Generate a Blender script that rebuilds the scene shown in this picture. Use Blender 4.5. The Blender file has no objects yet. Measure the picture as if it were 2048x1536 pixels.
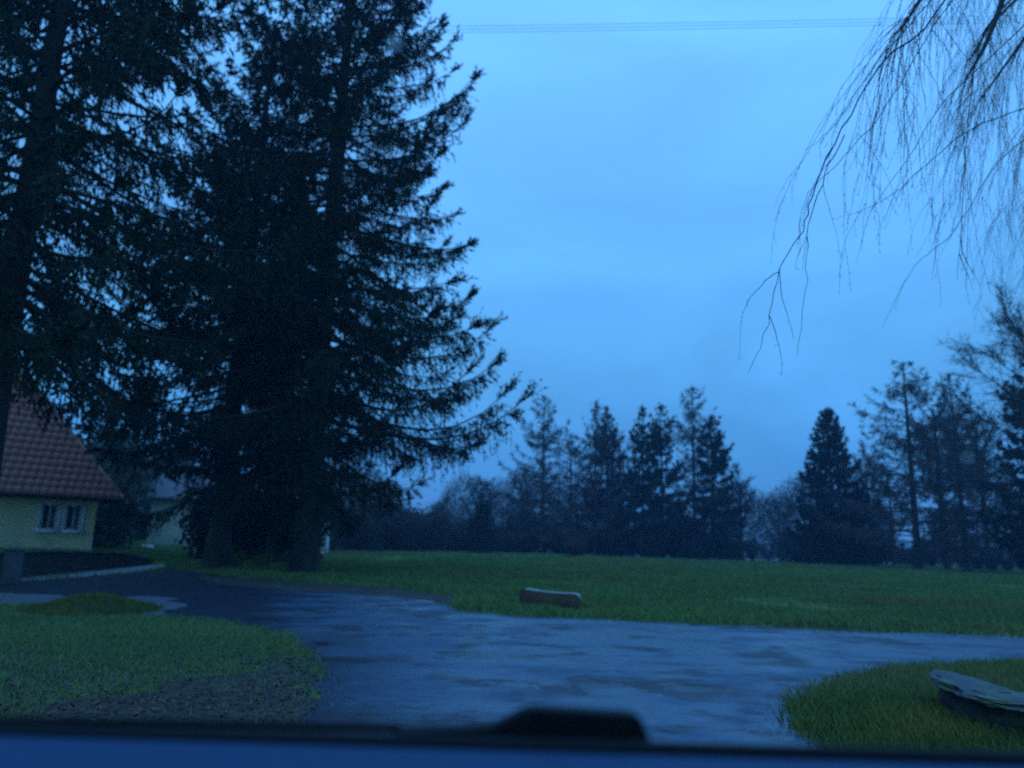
import bpy, bmesh, math, random
import numpy as np
from mathutils import Vector, Matrix, noise
from mathutils.geometry import tessellate_polygon

S = bpy.context.scene
C = S.collection
R = math.radians
rng = np.random.default_rng(7)
random.seed(7)

# ------------------------------------------------------------------ camera
F = 1500.0                       # focal length in pixels of the 2048 px frame
CAMZ, PITCH, ROLL = 1.25, R(11.9), R(1.7)
cam_d = bpy.data.cameras.new('camera'); cam = bpy.data.objects.new('camera', cam_d); C.objects.link(cam)
cam.location = (0, 0, CAMZ)
CR = Matrix.Rotation(math.pi/2 + PITCH, 3, 'X') @ Matrix.Rotation(ROLL, 3, 'Z')
cam.rotation_euler = CR.to_euler()
cam_d.sensor_width = 36; cam_d.lens = 36*F/2048
cam_d.clip_start = 0.05; cam_d.clip_end = 3000
cam_d.dof.use_dof = True; cam_d.dof.focus_distance = 3.3; cam_d.dof.aperture_fstop = 1.75
S.camera = cam

# ------------------------------------------------------------------ sky
w = bpy.data.worlds.new('World'); S.world = w; w.use_nodes = True
nt = w.node_tree; nt.nodes.clear()
def N(nt, t, **k):
    n = nt.nodes.new(t)
    for a, b in k.items():
        if a.startswith('_'): n.inputs[a[1:]].default_value = b
        else: setattr(n, a, b)
    return n
L = nt.links.new
sky = N(nt, 'ShaderNodeTexSky'); sky.sky_type = 'NISHITA'; sky.sun_disc = False
sky.sun_elevation = R(9); sky.sun_rotation = R(200); sky.air_density = 1.2; sky.dust_density = 0.4; sky.ozone_density = 4
tc = N(nt, 'ShaderNodeTexCoord'); sep = N(nt, 'ShaderNodeSeparateXYZ'); L(tc.outputs['Generated'], sep.inputs[0])
ramp = N(nt, 'ShaderNodeValToRGB')                    # overcast dusk: darker to the horizon
el = ramp.color_ramp.elements
el[0].position = 0.0; el[0].color = (.05, .26, .72, 1)
el[1].position = 1.0; el[1].color = (.18, .60, 1.55, 1)
for p, c in ((.12, (.082, .38, .90, 1)), (.26, (.122, .475, 1.02, 1)), (.38, (.14, .50, 1.12, 1)), (.60, (.20, .64, 1.42, 1))):
    e = el.new(p); e.color = c
L(sep.outputs['Z'], ramp.inputs[0])
mp = N(nt, 'ShaderNodeMapping'); mp.inputs['Scale'].default_value = (1.2, 1.6, 3.2); L(tc.outputs['Generated'], mp.inputs[0])
nz = N(nt, 'ShaderNodeTexNoise', _Scale=1.5, _Detail=5.0, _Roughness=.5); nz.inputs['Distortion'].default_value = .6; L(mp.outputs[0], nz.inputs['Vector'])
mr = N(nt, 'ShaderNodeMapRange'); L(nz.outputs[0], mr.inputs[0])
for i, v in zip(('From Min', 'From Max', 'To Min', 'To Max'), (.3, .72, .88, 1.29)): mr.inputs[i].default_value = v
mul = N(nt, 'ShaderNodeVectorMath', operation='SCALE'); L(ramp.outputs[0], mul.inputs[0]); L(mr.outputs[0], mul.inputs['Scale'])
sks = N(nt, 'ShaderNodeVectorMath', operation='SCALE'); L(sky.outputs[0], sks.inputs[0]); sks.inputs['Scale'].default_value = .1
mx = N(nt, 'ShaderNodeMix', data_type='RGBA'); mx.inputs[0].default_value = .08
L(mul.outputs[0], mx.inputs[6]); L(sks.outputs[0], mx.inputs[7])
bg = N(nt, 'ShaderNodeBackground'); L(mx.outputs[2], bg.inputs[0]); bg.inputs[1].default_value = 1.0
out = N(nt, 'ShaderNodeOutputWorld'); L(bg.outputs[0], out.inputs[0])

sd = bpy.data.lights.new('dusk_sun', 'SUN'); sd.energy = .03; sd.angle = R(40); sd.color = (.5, .72, 1)
sun = bpy.data.objects.new('dusk_sun', sd); C.objects.link(sun); sun.rotation_euler = (R(65), 0, R(-160))
S.view_settings.view_transform = 'Standard'; S.view_settings.look = 'None'
S.view_settings.exposure = 0; S.view_settings.gamma = 1; S.view_settings.use_curve_mapping = False
S.cycles.use_denoising = False; S.cycles.max_bounces = 5; S.cycles.diffuse_bounces = 2; S.cycles.glossy_bounces = 2
S.cycles.transparent_max_bounces = 8; S.cycles.volume_bounces = 0; S.cycles.sample_clamp_indirect = 3

# ------------------------------------------------------------------ helpers
def ray(px, py): return CR @ Vector(((px-1024)/F, -(py-768)/F, -1.0))
def at(px, py, Y):                       # world point seen there, Y metres ahead
    d = ray(px, py); return Vector((0, 0, CAMZ)) + d*(Y/d.y)
def gnd(px, py, z=0.0):
    d = ray(px, py); return Vector((0, 0, CAMZ)) + d*((z-CAMZ)/d.z)
def xat(px, Y):                          # ground x of a column of the frame near the horizon
    return at(px, 1085 + .03*(px-1024) + 1.2*F/Y, Y).x
def sm(t): t = np.clip(t, 0, 1); return t*t*(3-2*t)
def gz(x, y):
    x = np.asarray(x, float); y = np.asarray(y, float)
    wx = -12.0-(y-16)*.125
    wd = .22 + 7*sm((y-27)/7)
    z = (.52-.18*sm((y-20)/9))*sm((wx - .12 - x + .9*sm((y-27)/6)*3)/wd)
    z = z + sm((y-34)/20)*(.06*np.sin(x*.11+1)+.05*np.sin(y*.13+x*.05))
    z = z - .022*np.clip(y-92, 0, None)
    return z

def tag(o, label=None, cat=None, group=None, kind=None):
    for k, v in (('label', label), ('category', cat), ('group', group), ('kind', kind)):
        if v: o[k] = v
    return o
def root(name, loc, label, cat, group=None, rz=0):
    o = bpy.data.objects.new(name, None); C.objects.link(o); o.location = loc; o.rotation_euler = (0, 0, rz); o.empty_display_size = .3
    return tag(o, label, cat, group)

class MB:
    def __init__(s): s.v = []; s.q = []; s.n = 0
    def add(s, v, q):
        v = np.asarray(v, np.float32).reshape(-1, 3); s.v.append(v); s.q.append(np.asarray(q, np.int64).reshape(-1, 4) + s.n); s.n += len(v)
    def tube(s, path, rad, sides=6, cap=True):
        path = np.asarray(path, float); rad = np.broadcast_to(np.asarray(rad, float), (len(path),))
        t = np.gradient(path, axis=0); t /= np.linalg.norm(t, axis=1)[:, None] + 1e-9
        ref = np.array([0, 0, 1.]) if abs(t[0, 2]) < .9 else np.array([1., 0, 0])
        a = np.cross(t, ref); a /= np.linalg.norm(a, axis=1)[:, None] + 1e-9; b = np.cross(t, a)
        th = np.arange(sides)*2*np.pi/sides
        v = path[:, None] + rad[:, None, None]*(np.cos(th)[None, :, None]*a[:, None] + np.sin(th)[None, :, None]*b[:, None])
        n = len(path); i = np.arange(n-1)[:, None]*sides; j = np.arange(sides)[None]; k = (j+1) % sides
        s.add(v, np.stack([i+j, i+k, i+sides+k, i+sides+j], -1))
    def blades(s, P, D, W, tip=.55, sidev=None):   # slim diamonds from P along D, half width W
        n = len(P)
        if sidev is None: sidev = rng.normal(size=(n, 3))
        sd = np.cross(D, sidev); sd /= np.linalg.norm(sd, axis=1)[:, None] + 1e-9
        m = P + D*tip; W = np.asarray(W).reshape(-1, 1)*np.ones((n, 1))
        v = np.stack([P, m+sd*W, P+D, m-sd*W], 1)
        s.add(v, (np.arange(n)[:, None]*4 + np.arange(4)[None]))
    def box(s, x0, x1, y0, y1, z0, z1, M=None):
        v = np.array([[x, y, z] for z in (z0, z1) for y in (y0, y1) for x in (x0, x1)], float)
        if M is not None: v = np.array([tuple(M @ Vector(p)) for p in v])
        s.add(v, [[0, 2, 3, 1], [4, 5, 7, 6], [0, 1, 5, 4], [2, 6, 7, 3], [0, 4, 6, 2], [1, 3, 7, 5]])
    def mesh(s, name, mat, smooth=False):
        v = np.concatenate(s.v); q = np.concatenate(s.q)
        me = bpy.data.meshes.new(name); me.vertices.add(len(v)); me.vertices.foreach_set('co', v.ravel())
        me.loops.add(len(q)*4); me.loops.foreach_set('vertex_index', q.ravel().astype(np.int32))
        me.polygons.add(len(q)); me.polygons.foreach_set('loop_start', np.arange(len(q), dtype=np.int32)*4)
        me.update(calc_edges=True); me.materials.append(mat)
        if smooth: me.polygons.foreach_set('use_smooth', np.ones(len(q), bool))
        return me
    def build(s, name, mat, parent=None, smooth=False):
        o = bpy.data.objects.new(name, s.mesh(name, mat, smooth)); C.objects.link(o); o.parent = parent; return o

def bm_obj(name, bm, mat, parent=None, smooth=False, bevel=0):
    if bevel: bmesh.ops.bevel(bm, geom=bm.edges[:], offset=bevel, segments=2, affect='EDGES', profile=.6)
    me = bpy.data.meshes.new(name); bm.to_mesh(me); bm.free(); me.materials.append(mat)
    for p in me.polygons: p.use_smooth = smooth
    o = bpy.data.objects.new(name, me); C.objects.link(o); o.parent = parent; return o
def boxbm(x0, x1, y0, y1, z0, z1):
    bm = bmesh.new(); bmesh.ops.create_cube(bm, size=1, matrix=Matrix.Translation(((x0+x1)/2, (y0+y1)/2, (z0+z1)/2)) @ Matrix.Diagonal((x1-x0, y1-y0, z1-z0, 1))); return bm

# ------------------------------------------------------------------ materials
def mat(name, c1, c2=None, scale=3.0, rough=.7, spec=.3, bump=0, bscale=None, c3=None, s3=.3, detail=5, stretch=None, coord='Object', wet=None, bdist=.02, t3=(.5, .62)):
    m = bpy.data.materials.new(name); m.use_nodes = True; nt = m.node_tree; b = nt.nodes['Principled BSDF']; L = nt.links.new
    b.inputs['Roughness'].default_value = rough; b.inputs['Specular IOR Level'].default_value = spec
    b.inputs['Base Color'].default_value = (*c1, 1)
    tc = N(nt, 'ShaderNodeTexCoord'); vec = tc.outputs[coord]
    if stretch:
        mp = N(nt, 'ShaderNodeMapping'); mp.inputs['Scale'].default_value = stretch; L(vec, mp.inputs[0]); vec = mp.outputs[0]
    def noise_(sc, d=detail, seed=0):
        n = N(nt, 'ShaderNodeTexNoise', _Scale=sc, _Detail=float(d), _Roughness=.62)
        if seed:
            a = N(nt, 'ShaderNodeVectorMath', operation='ADD'); a.inputs[1].default_value = (seed, seed*2.3, 0); L(vec, a.inputs[0]); L(a.outputs[0], n.inputs['Vector'])
        else: L(vec, n.inputs['Vector'])
        return n.outputs[0]
    def rng_(src, a, b_, lo=0, hi=1):
        r = N(nt, 'ShaderNodeMapRange'); L(src, r.inputs[0])
        for i, v in zip(('From Min', 'From Max', 'To Min', 'To Max'), (a, b_, lo, hi)): r.inputs[i].default_value = v
        return r.outputs[0]
    col = None
    if c2:
        mx = N(nt, 'ShaderNodeMix', data_type='RGBA'); mx.inputs[6].default_value = (*c1, 1); mx.inputs[7].default_value = (*c2, 1)
        L(rng_(noise_(scale), .36, .64), mx.inputs[0]); col = mx.outputs[2]
        if c3:
            m2 = N(nt, 'ShaderNodeMix', data_type='RGBA'); m2.inputs[7].default_value = (*c3, 1); L(col, m2.inputs[6])
            L(rng_(noise_(s3, 6, 13.7), t3[0], t3[1]), m2.inputs[0]); col = m2.outputs[2]
        L(col, b.inputs['Base Color'])
    if wet:
        L(rng_(noise_(wet[0], 5, 5.1), .42, .6, wet[1], wet[2]), b.inputs['Roughness'])
    if bump:
        bp = N(nt, 'ShaderNodeBump'); bp.inputs['Strength'].default_value = bump; bp.inputs['Distance'].default_value = bdist
        L(noise_(bscale or scale*4, 6, 2.2), bp.inputs['Height']); L(bp.outputs[0], b.inputs['Normal'])
    return m

M_grassg = mat('meadow_turf', (.13, .20, .042), (.10, .165, .038), .5, .95, .08, .7, 14, c3=(.16, .15, .05), s3=.09, bdist=.05, t3=(.48, .6))
M_blade = mat('grass_blades', (.115, .19, .052), (.165, .235, .062), .3, .8, .1, c3=(.20, .175, .055), s3=.13, stretch=(.6, 1.3, 1))
M_tired = mat('tired_verge_grass', (.13, .155, .10), (.16, .15, .11), 1.1, .8, .1, c3=(.14, .095, .06), s3=.5)
M_mossb = mat('olive_grass_blades', (.13, .135, .022), (.09, .115, .024), 1.5, .8, .12, c3=(.20, .16, .03), s3=.8)
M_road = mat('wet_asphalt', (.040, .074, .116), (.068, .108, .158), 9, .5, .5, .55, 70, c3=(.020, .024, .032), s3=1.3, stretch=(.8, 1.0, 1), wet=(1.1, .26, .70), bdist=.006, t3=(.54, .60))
def road_extra(m):
    # dark tree reflection painted over the left branch and brown silt washed over the surface, both as paint-fast colour with ragged outlines
    nt = m.node_tree; b = nt.nodes['Principled BSDF']; L = nt.links.new; src = b.inputs['Base Color'].links[0].from_socket
    tc = N(nt, 'ShaderNodeTexCoord'); sp = N(nt, 'ShaderNodeSeparateXYZ'); L(tc.outputs['Object'], sp.inputs[0])
    def M(op, a, b_=None, c=None):
        n = N(nt, 'ShaderNodeMath', operation=op)
        for k, v in enumerate((a, b_, c)):
            if v is None: continue
            if isinstance(v, (int, float)): n.inputs[k].default_value = v
            else: L(v, n.inputs[k])
        return n.outputs[0]
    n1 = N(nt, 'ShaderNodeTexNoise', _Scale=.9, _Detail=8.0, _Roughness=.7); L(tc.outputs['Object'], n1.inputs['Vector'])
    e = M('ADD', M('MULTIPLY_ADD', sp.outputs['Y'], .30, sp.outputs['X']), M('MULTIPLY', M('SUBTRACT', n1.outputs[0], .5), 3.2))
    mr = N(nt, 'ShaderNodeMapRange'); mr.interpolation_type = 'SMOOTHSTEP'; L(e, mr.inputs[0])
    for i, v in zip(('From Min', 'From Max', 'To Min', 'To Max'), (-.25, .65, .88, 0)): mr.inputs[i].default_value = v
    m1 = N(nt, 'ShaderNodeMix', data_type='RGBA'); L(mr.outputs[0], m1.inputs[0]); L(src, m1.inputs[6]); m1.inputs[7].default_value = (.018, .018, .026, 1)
    n2 = N(nt, 'ShaderNodeTexNoise', _Scale=.55, _Detail=9.0, _Roughness=.72); mp = N(nt, 'ShaderNodeMapping'); mp.inputs['Location'].default_value = (7, 3, 0); L(tc.outputs['Object'], mp.inputs[0]); L(mp.outputs[0], n2.inputs['Vector'])
    m_ = N(nt, 'ShaderNodeMapRange'); L(n2.outputs[0], m_.inputs[0])
    for i, v in zip(('From Min', 'From Max', 'To Min', 'To Max'), (.53, .60, 0, .75)): m_.inputs[i].default_value = v
    m2 = N(nt, 'ShaderNodeMix', data_type='RGBA'); L(m_.outputs[0], m2.inputs[0]); L(m1.outputs[2], m2.inputs[6]); m2.inputs[7].default_value = (.05, .042, .045, 1)
    n3 = N(nt, 'ShaderNodeTexNoise', _Scale=1.6, _Detail=9.0, _Roughness=.75); L(tc.outputs['Object'], n3.inputs['Vector'])
    def R_(src, a, b_):
        q = N(nt, 'ShaderNodeMapRange'); q.interpolation_type = 'SMOOTHSTEP'; L(src, q.inputs[0])
        for i, v in zip(('From Min', 'From Max', 'To Min', 'To Max'), (a, b_, .85, 0)): q.inputs[i].default_value = v
        return q.outputs[0]
    s1 = R_(M('ADD', M('MULTIPLY_ADD', sp.outputs['Y'], .27, sp.outputs['X']), M('MULTIPLY', M('SUBTRACT', n3.outputs[0], .5), 2.6)), -.3, 1.5)
    s2 = R_(sp.outputs['Y'], 8.0, 10.8); silt = M('MULTIPLY', s1, s2)
    m3 = N(nt, 'ShaderNodeMix', data_type='RGBA'); L(silt, m3.inputs[0]); L(m2.outputs[2], m3.inputs[6]); m3.inputs[7].default_value = (.034, .026, .026, 1)
    L(m3.outputs[2], b.inputs['Base Color'])
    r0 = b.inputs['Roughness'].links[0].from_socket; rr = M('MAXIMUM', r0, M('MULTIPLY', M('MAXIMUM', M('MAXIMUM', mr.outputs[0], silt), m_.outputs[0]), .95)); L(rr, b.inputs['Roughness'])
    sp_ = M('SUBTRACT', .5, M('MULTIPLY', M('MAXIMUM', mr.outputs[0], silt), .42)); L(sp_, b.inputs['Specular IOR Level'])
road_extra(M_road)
M_earth = mat('muddy_earth', (.045, .036, .028), (.085, .065, .045), 5, .85, .3, .8, 18, c3=(.10, .07, .05), s3=1.2, bdist=.03)
M_skyrefl = mat('painted_sky_reflection', (.12, .13, .15), (.08, .085, .095), 8, .7, .4, .4, 30)  # paler colour stands in for sky reflected in the wet road
M_conc = mat('weathered_concrete', (.30, .30, .29), (.21, .215, .21), 5, .8, .3, .3, 20)
M_pil = mat('mossy_concrete', (.14, .15, .15), (.09, .10, .09), 5, .85, .3, .4, 20)
M_bark = mat('dark_bark', (.035, .028, .022), (.06, .05, .04), 6, .9, .1, .9, 12, stretch=(1, 1, .25), c3=(.045, .055, .025), s3=1.2)
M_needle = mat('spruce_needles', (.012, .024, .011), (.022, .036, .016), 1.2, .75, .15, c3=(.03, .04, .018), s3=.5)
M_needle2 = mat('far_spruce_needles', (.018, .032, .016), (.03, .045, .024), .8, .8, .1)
M_larch = mat('bare_larch_twigs', (.075, .055, .045), (.11, .08, .06), 1, .85, .1)
M_twig = mat('bare_twigs', (.06, .048, .042), (.10, .08, .066), 1, .85, .1)
M_brown = mat('russet_twigs', (.12, .06, .04), (.09, .05, .04), 1, .85, .1)
M_teal = mat('evergreen_leaves', (.03, .055, .03), (.05, .075, .04), .8, .7, .2)
M_willow = mat('willow_twigs', (.035, .025, .022), (.06, .04, .035), 2, .7, .2)
M_cream = mat('cream_render', (.84, .72, .38), (.78, .67, .36), 1.1, .9, .2, .15, 30, c3=(.42, .40, .28), s3=.7)
M_cream2 = mat('pale_render', (.58, .55, .38), (.48, .47, .35), .8, .9, .2, .15, 30, c3=(.36, .36, .28), s3=.5)
M_white = mat('white_paint', (.78, .78, .77), (.7, .7, .7), 4, .5, .4)
M_glass_d = mat('dark_window_glass', (.012, .014, .018), None, rough=.08, spec=.5)
M_glass_c = mat('curtained_window_glass', (.13, .14, .15), (.08, .09, .1), 3, .15, .5)
M_tile = mat('red_clay_tile', (.52, .17, .12), (.60, .25, .18), 2.5, .8, .25, .3, 20, c3=(.10, .085, .05), s3=.9)
M_wood = mat('dark_timber', (.03, .022, .017), (.05, .036, .026), 3, .8, .2, .3, 10)
M_stone = mat('dark_wall_stone', (.04, .04, .035), (.07, .065, .05), 3, .9, .2, .9, 8, c3=(.03, .045, .02), s3=1.5)
M_slab = mat('pale_stone', (.42, .42, .42), (.3, .3, .3), 5, .5, .5, .4, 14)
M_cutw = mat('wet_cut_wood', (.20, .19, .18), (.13, .12, .11), 4, .32, .6, .3, 20, stretch=(.3, 2, 1))
M_logb = mat('rotten_log_bark', (.19, .10, .06), (.11, .07, .045), 7, .9, .15, 1, 16, c3=(.10, .11, .025), s3=2.2, bdist=.03)
M_dkb = mat('sodden_dark_bark', (.05, .036, .035), (.03, .024, .026), 7, .85, .2, 1, 16, c3=(.05, .06, .02), s3=2)
M_paleb = mat('weathered_pale_wood', (.10, .095, .09), (.035, .04, .035), 6, .6, .4, .9, 22, c3=(.12, .15, .06), s3=3, bdist=.02)
M_black = mat('black_rubber', (.006, .006, .007), None, rough=.6, spec=.2)
M_dash = mat('blue_grey_car_trim', (.022, .062, .125), (.02, .056, .115), 60, .75, .2, .15, 400, bdist=.001)
M_cable = mat('cable_sheath', (.03, .03, .03), None, rough=.6)
M_metal = mat('bonnet_paint', (.05, .05, .055), None, rough=.4)

# ------------------------------------------------------------------ ground
def sheet(name, poly_px, z, m, jag=0, step=.12, raw=False, kind='structure', seed=0):
    P = [Vector((p[0], p[1])) for p in poly_px] if raw else [gnd(*p).to_2d() for p in poly_px]
    for _ in range(2): P = [q for i, a in enumerate(P) for b in (P[(i+1) % len(P)],) for q in (a.lerp(b, .25), a.lerp(b, .75))]
    pts = []
    for i, a in enumerate(P):
        b = P[(i+1) % len(P)]; n = max(1, min(60, int((b-a).length/step)))
        for k in range(n):
            p = a.lerp(b, k/n)
            if jag:
                nn = (b-a).normalized(); nn = Vector((-nn.y, nn.x))
                p = p + nn*jag*(noise.noise(Vector((p.x*1.3, p.y*1.3, seed)))+.7*noise.noise(Vector((p.x*4, p.y*4, seed+9)))+.4*noise.noise(Vector((p.x*11, p.y*11, seed+9))))
            pts.append(p)
    v3 = [Vector((p.x, p.y, 0)) for p in pts]
    tris = tessellate_polygon([v3])
    me = bpy.data.meshes.new(name); me.from_pydata([(p.x, p.y, z) for p in pts], [], [t if (v3[t[1]]-v3[t[0]]).cross(v3[t[2]]-v3[t[0]]).z > 0 else t[::-1] for t in tris])
    me.materials.append(m); o = bpy.data.objects.new(name, me); C.objects.link(o); tag(o, kind=kind)
    return o, np.array([(p.x, p.y) for p in pts])
def inside(poly, x, y):
    c = np.zeros(len(x), bool); n = len(poly); j = n-1
    for i in range(n):
        xi, yi = poly[i]; xj, yj = poly[j]
        if yi != yj:
            c ^= ((yi > y) != (yj > y)) & (x < (xj-xi)*(y-yi)/(yj-yi)+xi)
        j = i
    return c

xs = np.concatenate([np.linspace(-1500, -90, 16), np.linspace(-80, -24, 29), np.linspace(-23.8, -9, 75), np.linspace(-8, 80, 60), np.linspace(90, 1500, 16)])
ys = np.concatenate([np.linspace(-300, -5, 8), np.linspace(0, 14, 15), np.linspace(14.5, 40, 60), np.linspace(42, 110, 40), np.linspace(130, 2500, 20)])
X, Y = np.meshgrid(xs, ys); Z = gz(X, Y); nx, ny = len(xs), len(ys)
g = MB(); i = np.arange(ny-1)[:, None]*nx; j = np.arange(nx-1)[None]
g.add(np.stack([X, Y, Z], -1), np.stack([i+j, i+j+1, i+nx+j+1, i+nx+j], -1))
tag(g.build('meadow', M_grassg, smooth=True), kind='structure')

road_px = [(2200, 1280), (1700, 1262), (1200, 1240), (930, 1226), (900, 1212), (860, 1190), (790, 1178), (640, 1176), (520, 1164), (420, 1147), (345, 1138),
           (200, 1153), (-120, 1176), (-140, 1215), (60, 1214), (330, 1236), (450, 1243), (560, 1270), (615, 1310), (640, 1370), (600, 1470), (560, 1700),
           (1760, 1700), (1680, 1500), (1605, 1465), (1592, 1412), (1670, 1368), (1800, 1338), (2200, 1308)]
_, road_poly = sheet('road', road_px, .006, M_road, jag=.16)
_, path_poly = sheet('path', [(-120, 1155), (120, 1147), (330, 1126), (350, 1134), (210, 1152), (-120, 1175)], .012, M_conc, jag=.05, seed=4)
sheet('sky_reflection_patch', [(-140, 1184), (100, 1188), (150, 1196), (135, 1209), (-140, 1214)], .010, M_skyrefl, jag=.3, seed=3)  # sky reflection on the wet road, painted as two pale sheets
sheet('sky_reflection_patch', [(240, 1193), (330, 1195), (350, 1212), (320, 1234), (262, 1240), (250, 1212)], .010, M_skyrefl, jag=.3, seed=5)
_, mud_poly = sheet('muddy_verge', [(545, 1292), (600, 1325), (640, 1400), (620, 1500), (60, 1500), (120, 1420), (330, 1380), (470, 1345)], .010, M_earth, jag=.4, seed=2)
_, mud2 = sheet('muddy_verge', [(380, 1150), (640, 1166), (900, 1186), (925, 1212), (860, 1200), (740, 1190), (560, 1180), (420, 1168)], .010, M_earth, jag=.18, seed=6)

# low mound between the two pale patches
def mound(name, c, rx, ry, h, m, label):
    mb = MB(); n, k = 28, 9
    th = np.arange(n)*2*np.pi/n; rr = np.linspace(0.02, 1, k)
    v = [(rx*r*math.cos(t)*(1+.12*noise.noise(Vector((math.cos(t)*2, math.sin(t)*2, 3)))), ry*r*math.sin(t), h*(math.cos(r*math.pi)+1)/2 - .01 + .03*noise.noise(Vector((r*3*math.cos(t), r*3*math.sin(t), 1)))) for r in rr for t in th]
    i = np.arange(k-1)[:, None]*n; j = np.arange(n)[None]; q = np.stack([i+j, i+(j+1) % n, i+n+(j+1) % n, i+n+j], -1)
    mb.add(v, q); o = mb.build(name, m, smooth=True); o.location = c; return o
c = gnd(185, 1222)
mo = mound('grass_mound', (c.x, c.y, 0), 1.05, 1.15, .20, M_earth, '')
tag(mo, kind='structure')

# ------------------------------------------------------------------ grass
def grass(name, x, y, hmin, hmax, wd, m, zoff=0, lean=.5):
    n = len(x); mb = MB(); h = rng.uniform(hmin, hmax, n)*rng.uniform(.5, 1, n)
    z = gz(x, y) + zoff
    D = np.stack([rng.normal(0, lean, n)*h, rng.normal(0, lean, n)*h, h], -1)
    side = np.stack([rng.normal(size=n), rng.normal(size=n)*3, np.zeros(n)], -1)
    mb.blades(np.stack([x, y, z], -1), D, wd, .35, side)
    return tag(mb.build(name, m), kind='stuff')
def scatter(n, d0, d1, a0, a1, pw=1.0):
    u = rng.random(n); d = d0*(d1/d0)**(u**pw); a = rng.uniform(a0, a1, n); return d*a, d   # a = x/y
def not_in(x, y, *polys):
    k = np.ones(len(x), bool); x = x+rng.normal(0, .07, len(x)); y = y+rng.normal(0, .10+.004*y, len(x))
    for p in polys: k &= ~inside(p, x, y)
    return k
isl = np.array([gnd(*p).to_2d()[:] for p in [(2300, 1315), (1800, 1338), (1670, 1368), (1592, 1412), (1605, 1465), (1680, 1500), (1760, 1700), (2900, 1700)]])
x, y = scatter(150000, 4.2, 12, .2, .95); k = ~not_in(x, y, isl); x, y = x[k], y[k]
hh = rng.random(len(x)) < sm((7.6-y)/1.8)*.75
grass('grass', x[~hh], y[~hh], .05, .14, .0045, M_blade); grass('olive_grass', x[hh], y[hh], .06, .16, .0045, M_mossb)
x, y = scatter(330000, 4.8, 18, -.95, -.12); k = not_in(x, y, road_poly, path_poly) & (x > -12-(y-16)*.125+.05)
mudk = inside(mud_poly, x, y) & (rng.random(len(x)) < .6); x, y = x[k & ~mudk], y[k & ~mudk]
dens = np.array([noise.noise(Vector((a*.7, b*1.1, 4))) for a, b in zip(x[::1], y[::1])])
k = rng.random(len(x)) < sm((dens+.6)/.6)*(.10+.9*sm((y-5.4)/3.2-.35*sm((x+4.6)/2.2))); x, y = x[k], y[k]
hh = rng.random(len(x)) < .25+.7*sm((8.5-y)/3.5)
grass('grass', x[~hh], y[~hh], .03, .09, .005, M_blade); grass('grass', x[hh], y[hh], .03, .08, .005, M_tired)
n_ = 13000; xl = rng.uniform(-7, -1.2, n_); yl = rng.uniform(5, 11, n_); k = not_in(xl, yl, road_poly) & (rng.random(n_) < sm((10.5-yl)/4)); xl, yl = xl[k], yl[k]; n_ = len(xl)
mb = MB(); th = rng.uniform(0, 6.283, n_); D = np.stack([np.cos(th)*.05, np.sin(th)*.05, rng.uniform(-.01, .03, n_)], -1)*rng.uniform(.5, 1.2, (n_, 1))
mb.blades(np.stack([xl, yl, .014+rng.random(n_)*.02], -1), D, .012, .45, np.stack([rng.normal(0, .3, n_), rng.normal(0, .3, n_), np.ones(n_)], -1)); tag(mb.build('fallen_leaves', mat('fallen_leaves', (.10, .055, .035), (.05, .03, .022), 8, .6, .3, c3=(.16, .10, .06), s3=6)), kind='stuff')
x, y = scatter(420000, 12, 75, -.75, .85, .85)
hv = np.array([noise.noise(Vector((a*.22, b*.35, 2)))+.6*noise.noise(Vector((a*1.1, b*1.3, 5))) for a, b in zip(x, y)]); k = not_in(x, y, road_poly, path_poly, mud2) & ((x > -12-(y-16)*.125) | (y > 20)) & (rng.random(len(x)) < .35+1.2*(hv+.5)); x, y, hv = x[k], y[k], hv[k]
n_ = len(x); mb = MB(); h = rng.uniform(.04, .12, n_)*(1+y/60)*(1+1.1*np.clip(hv, -.5, .8))
D = np.stack([rng.normal(0, .5, n_)*h, rng.normal(0, .5, n_)*h, h], -1)
mb.blades(np.stack([x, y, gz(x, y)], -1), D, .004+.0005*y, .35, np.stack([rng.normal(size=n_), rng.normal(size=n_)*3, np.zeros(n_)], -1))
tag(mb.build('grass', M_blade), kind='stuff')
gr_m = mat('grit', (.12, .12, .12), (.06, .06, .06), 9, .8, .3)
mb = MB(); k = 0; edge = road_poly
idx = rng.integers(0, len(edge), 9000); P = edge[idx]+rng.normal(0, .16, (9000, 2)); P = P[(P[:, 1] > 4.8) & (P[:, 1] < 20) & (abs(P[:, 0]) < 14)]
sz = rng.uniform(.002, .008, len(P)); base = np.array([[1, 0, 0], [0, 1, 0], [-1, 0, 0], [0, -1, 0], [0, 0, 1.], [0, 0, 0]])
for (x_, y_), q in zip(P, sz):
    v = base*q*rng.uniform(.6, 1.3, (6, 3)); v[:, 0] += x_; v[:, 1] += y_; v[:, 2] += .012; mb.add(v, [[0, 1, 4, 4], [1, 2, 4, 4], [2, 3, 4, 4], [3, 0, 4, 4]][:0] or [[0, 1, 2, 4], [2, 3, 0, 4]])
tag(mb.build('grit', gr_m), kind='stuff')
# tuft on the mound
mb = MB(); n_ = 5000; r_ = np.sqrt(rng.random(n_))*.98; th = rng.random(n_)*6.283
P = np.stack([c.x+1.0*r_*np.cos(th), c.y+1.1*r_*np.sin(th), .20*(np.cos(r_*np.pi)+1)/2], -1)
D = np.stack([rng.normal(0, .04, n_), rng.normal(0, .04, n_), rng.uniform(.04, .12, n_)], -1); mb.blades(P, D, .006, .3)
tag(mb.build('grass', M_mossb), kind='stuff')

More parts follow.
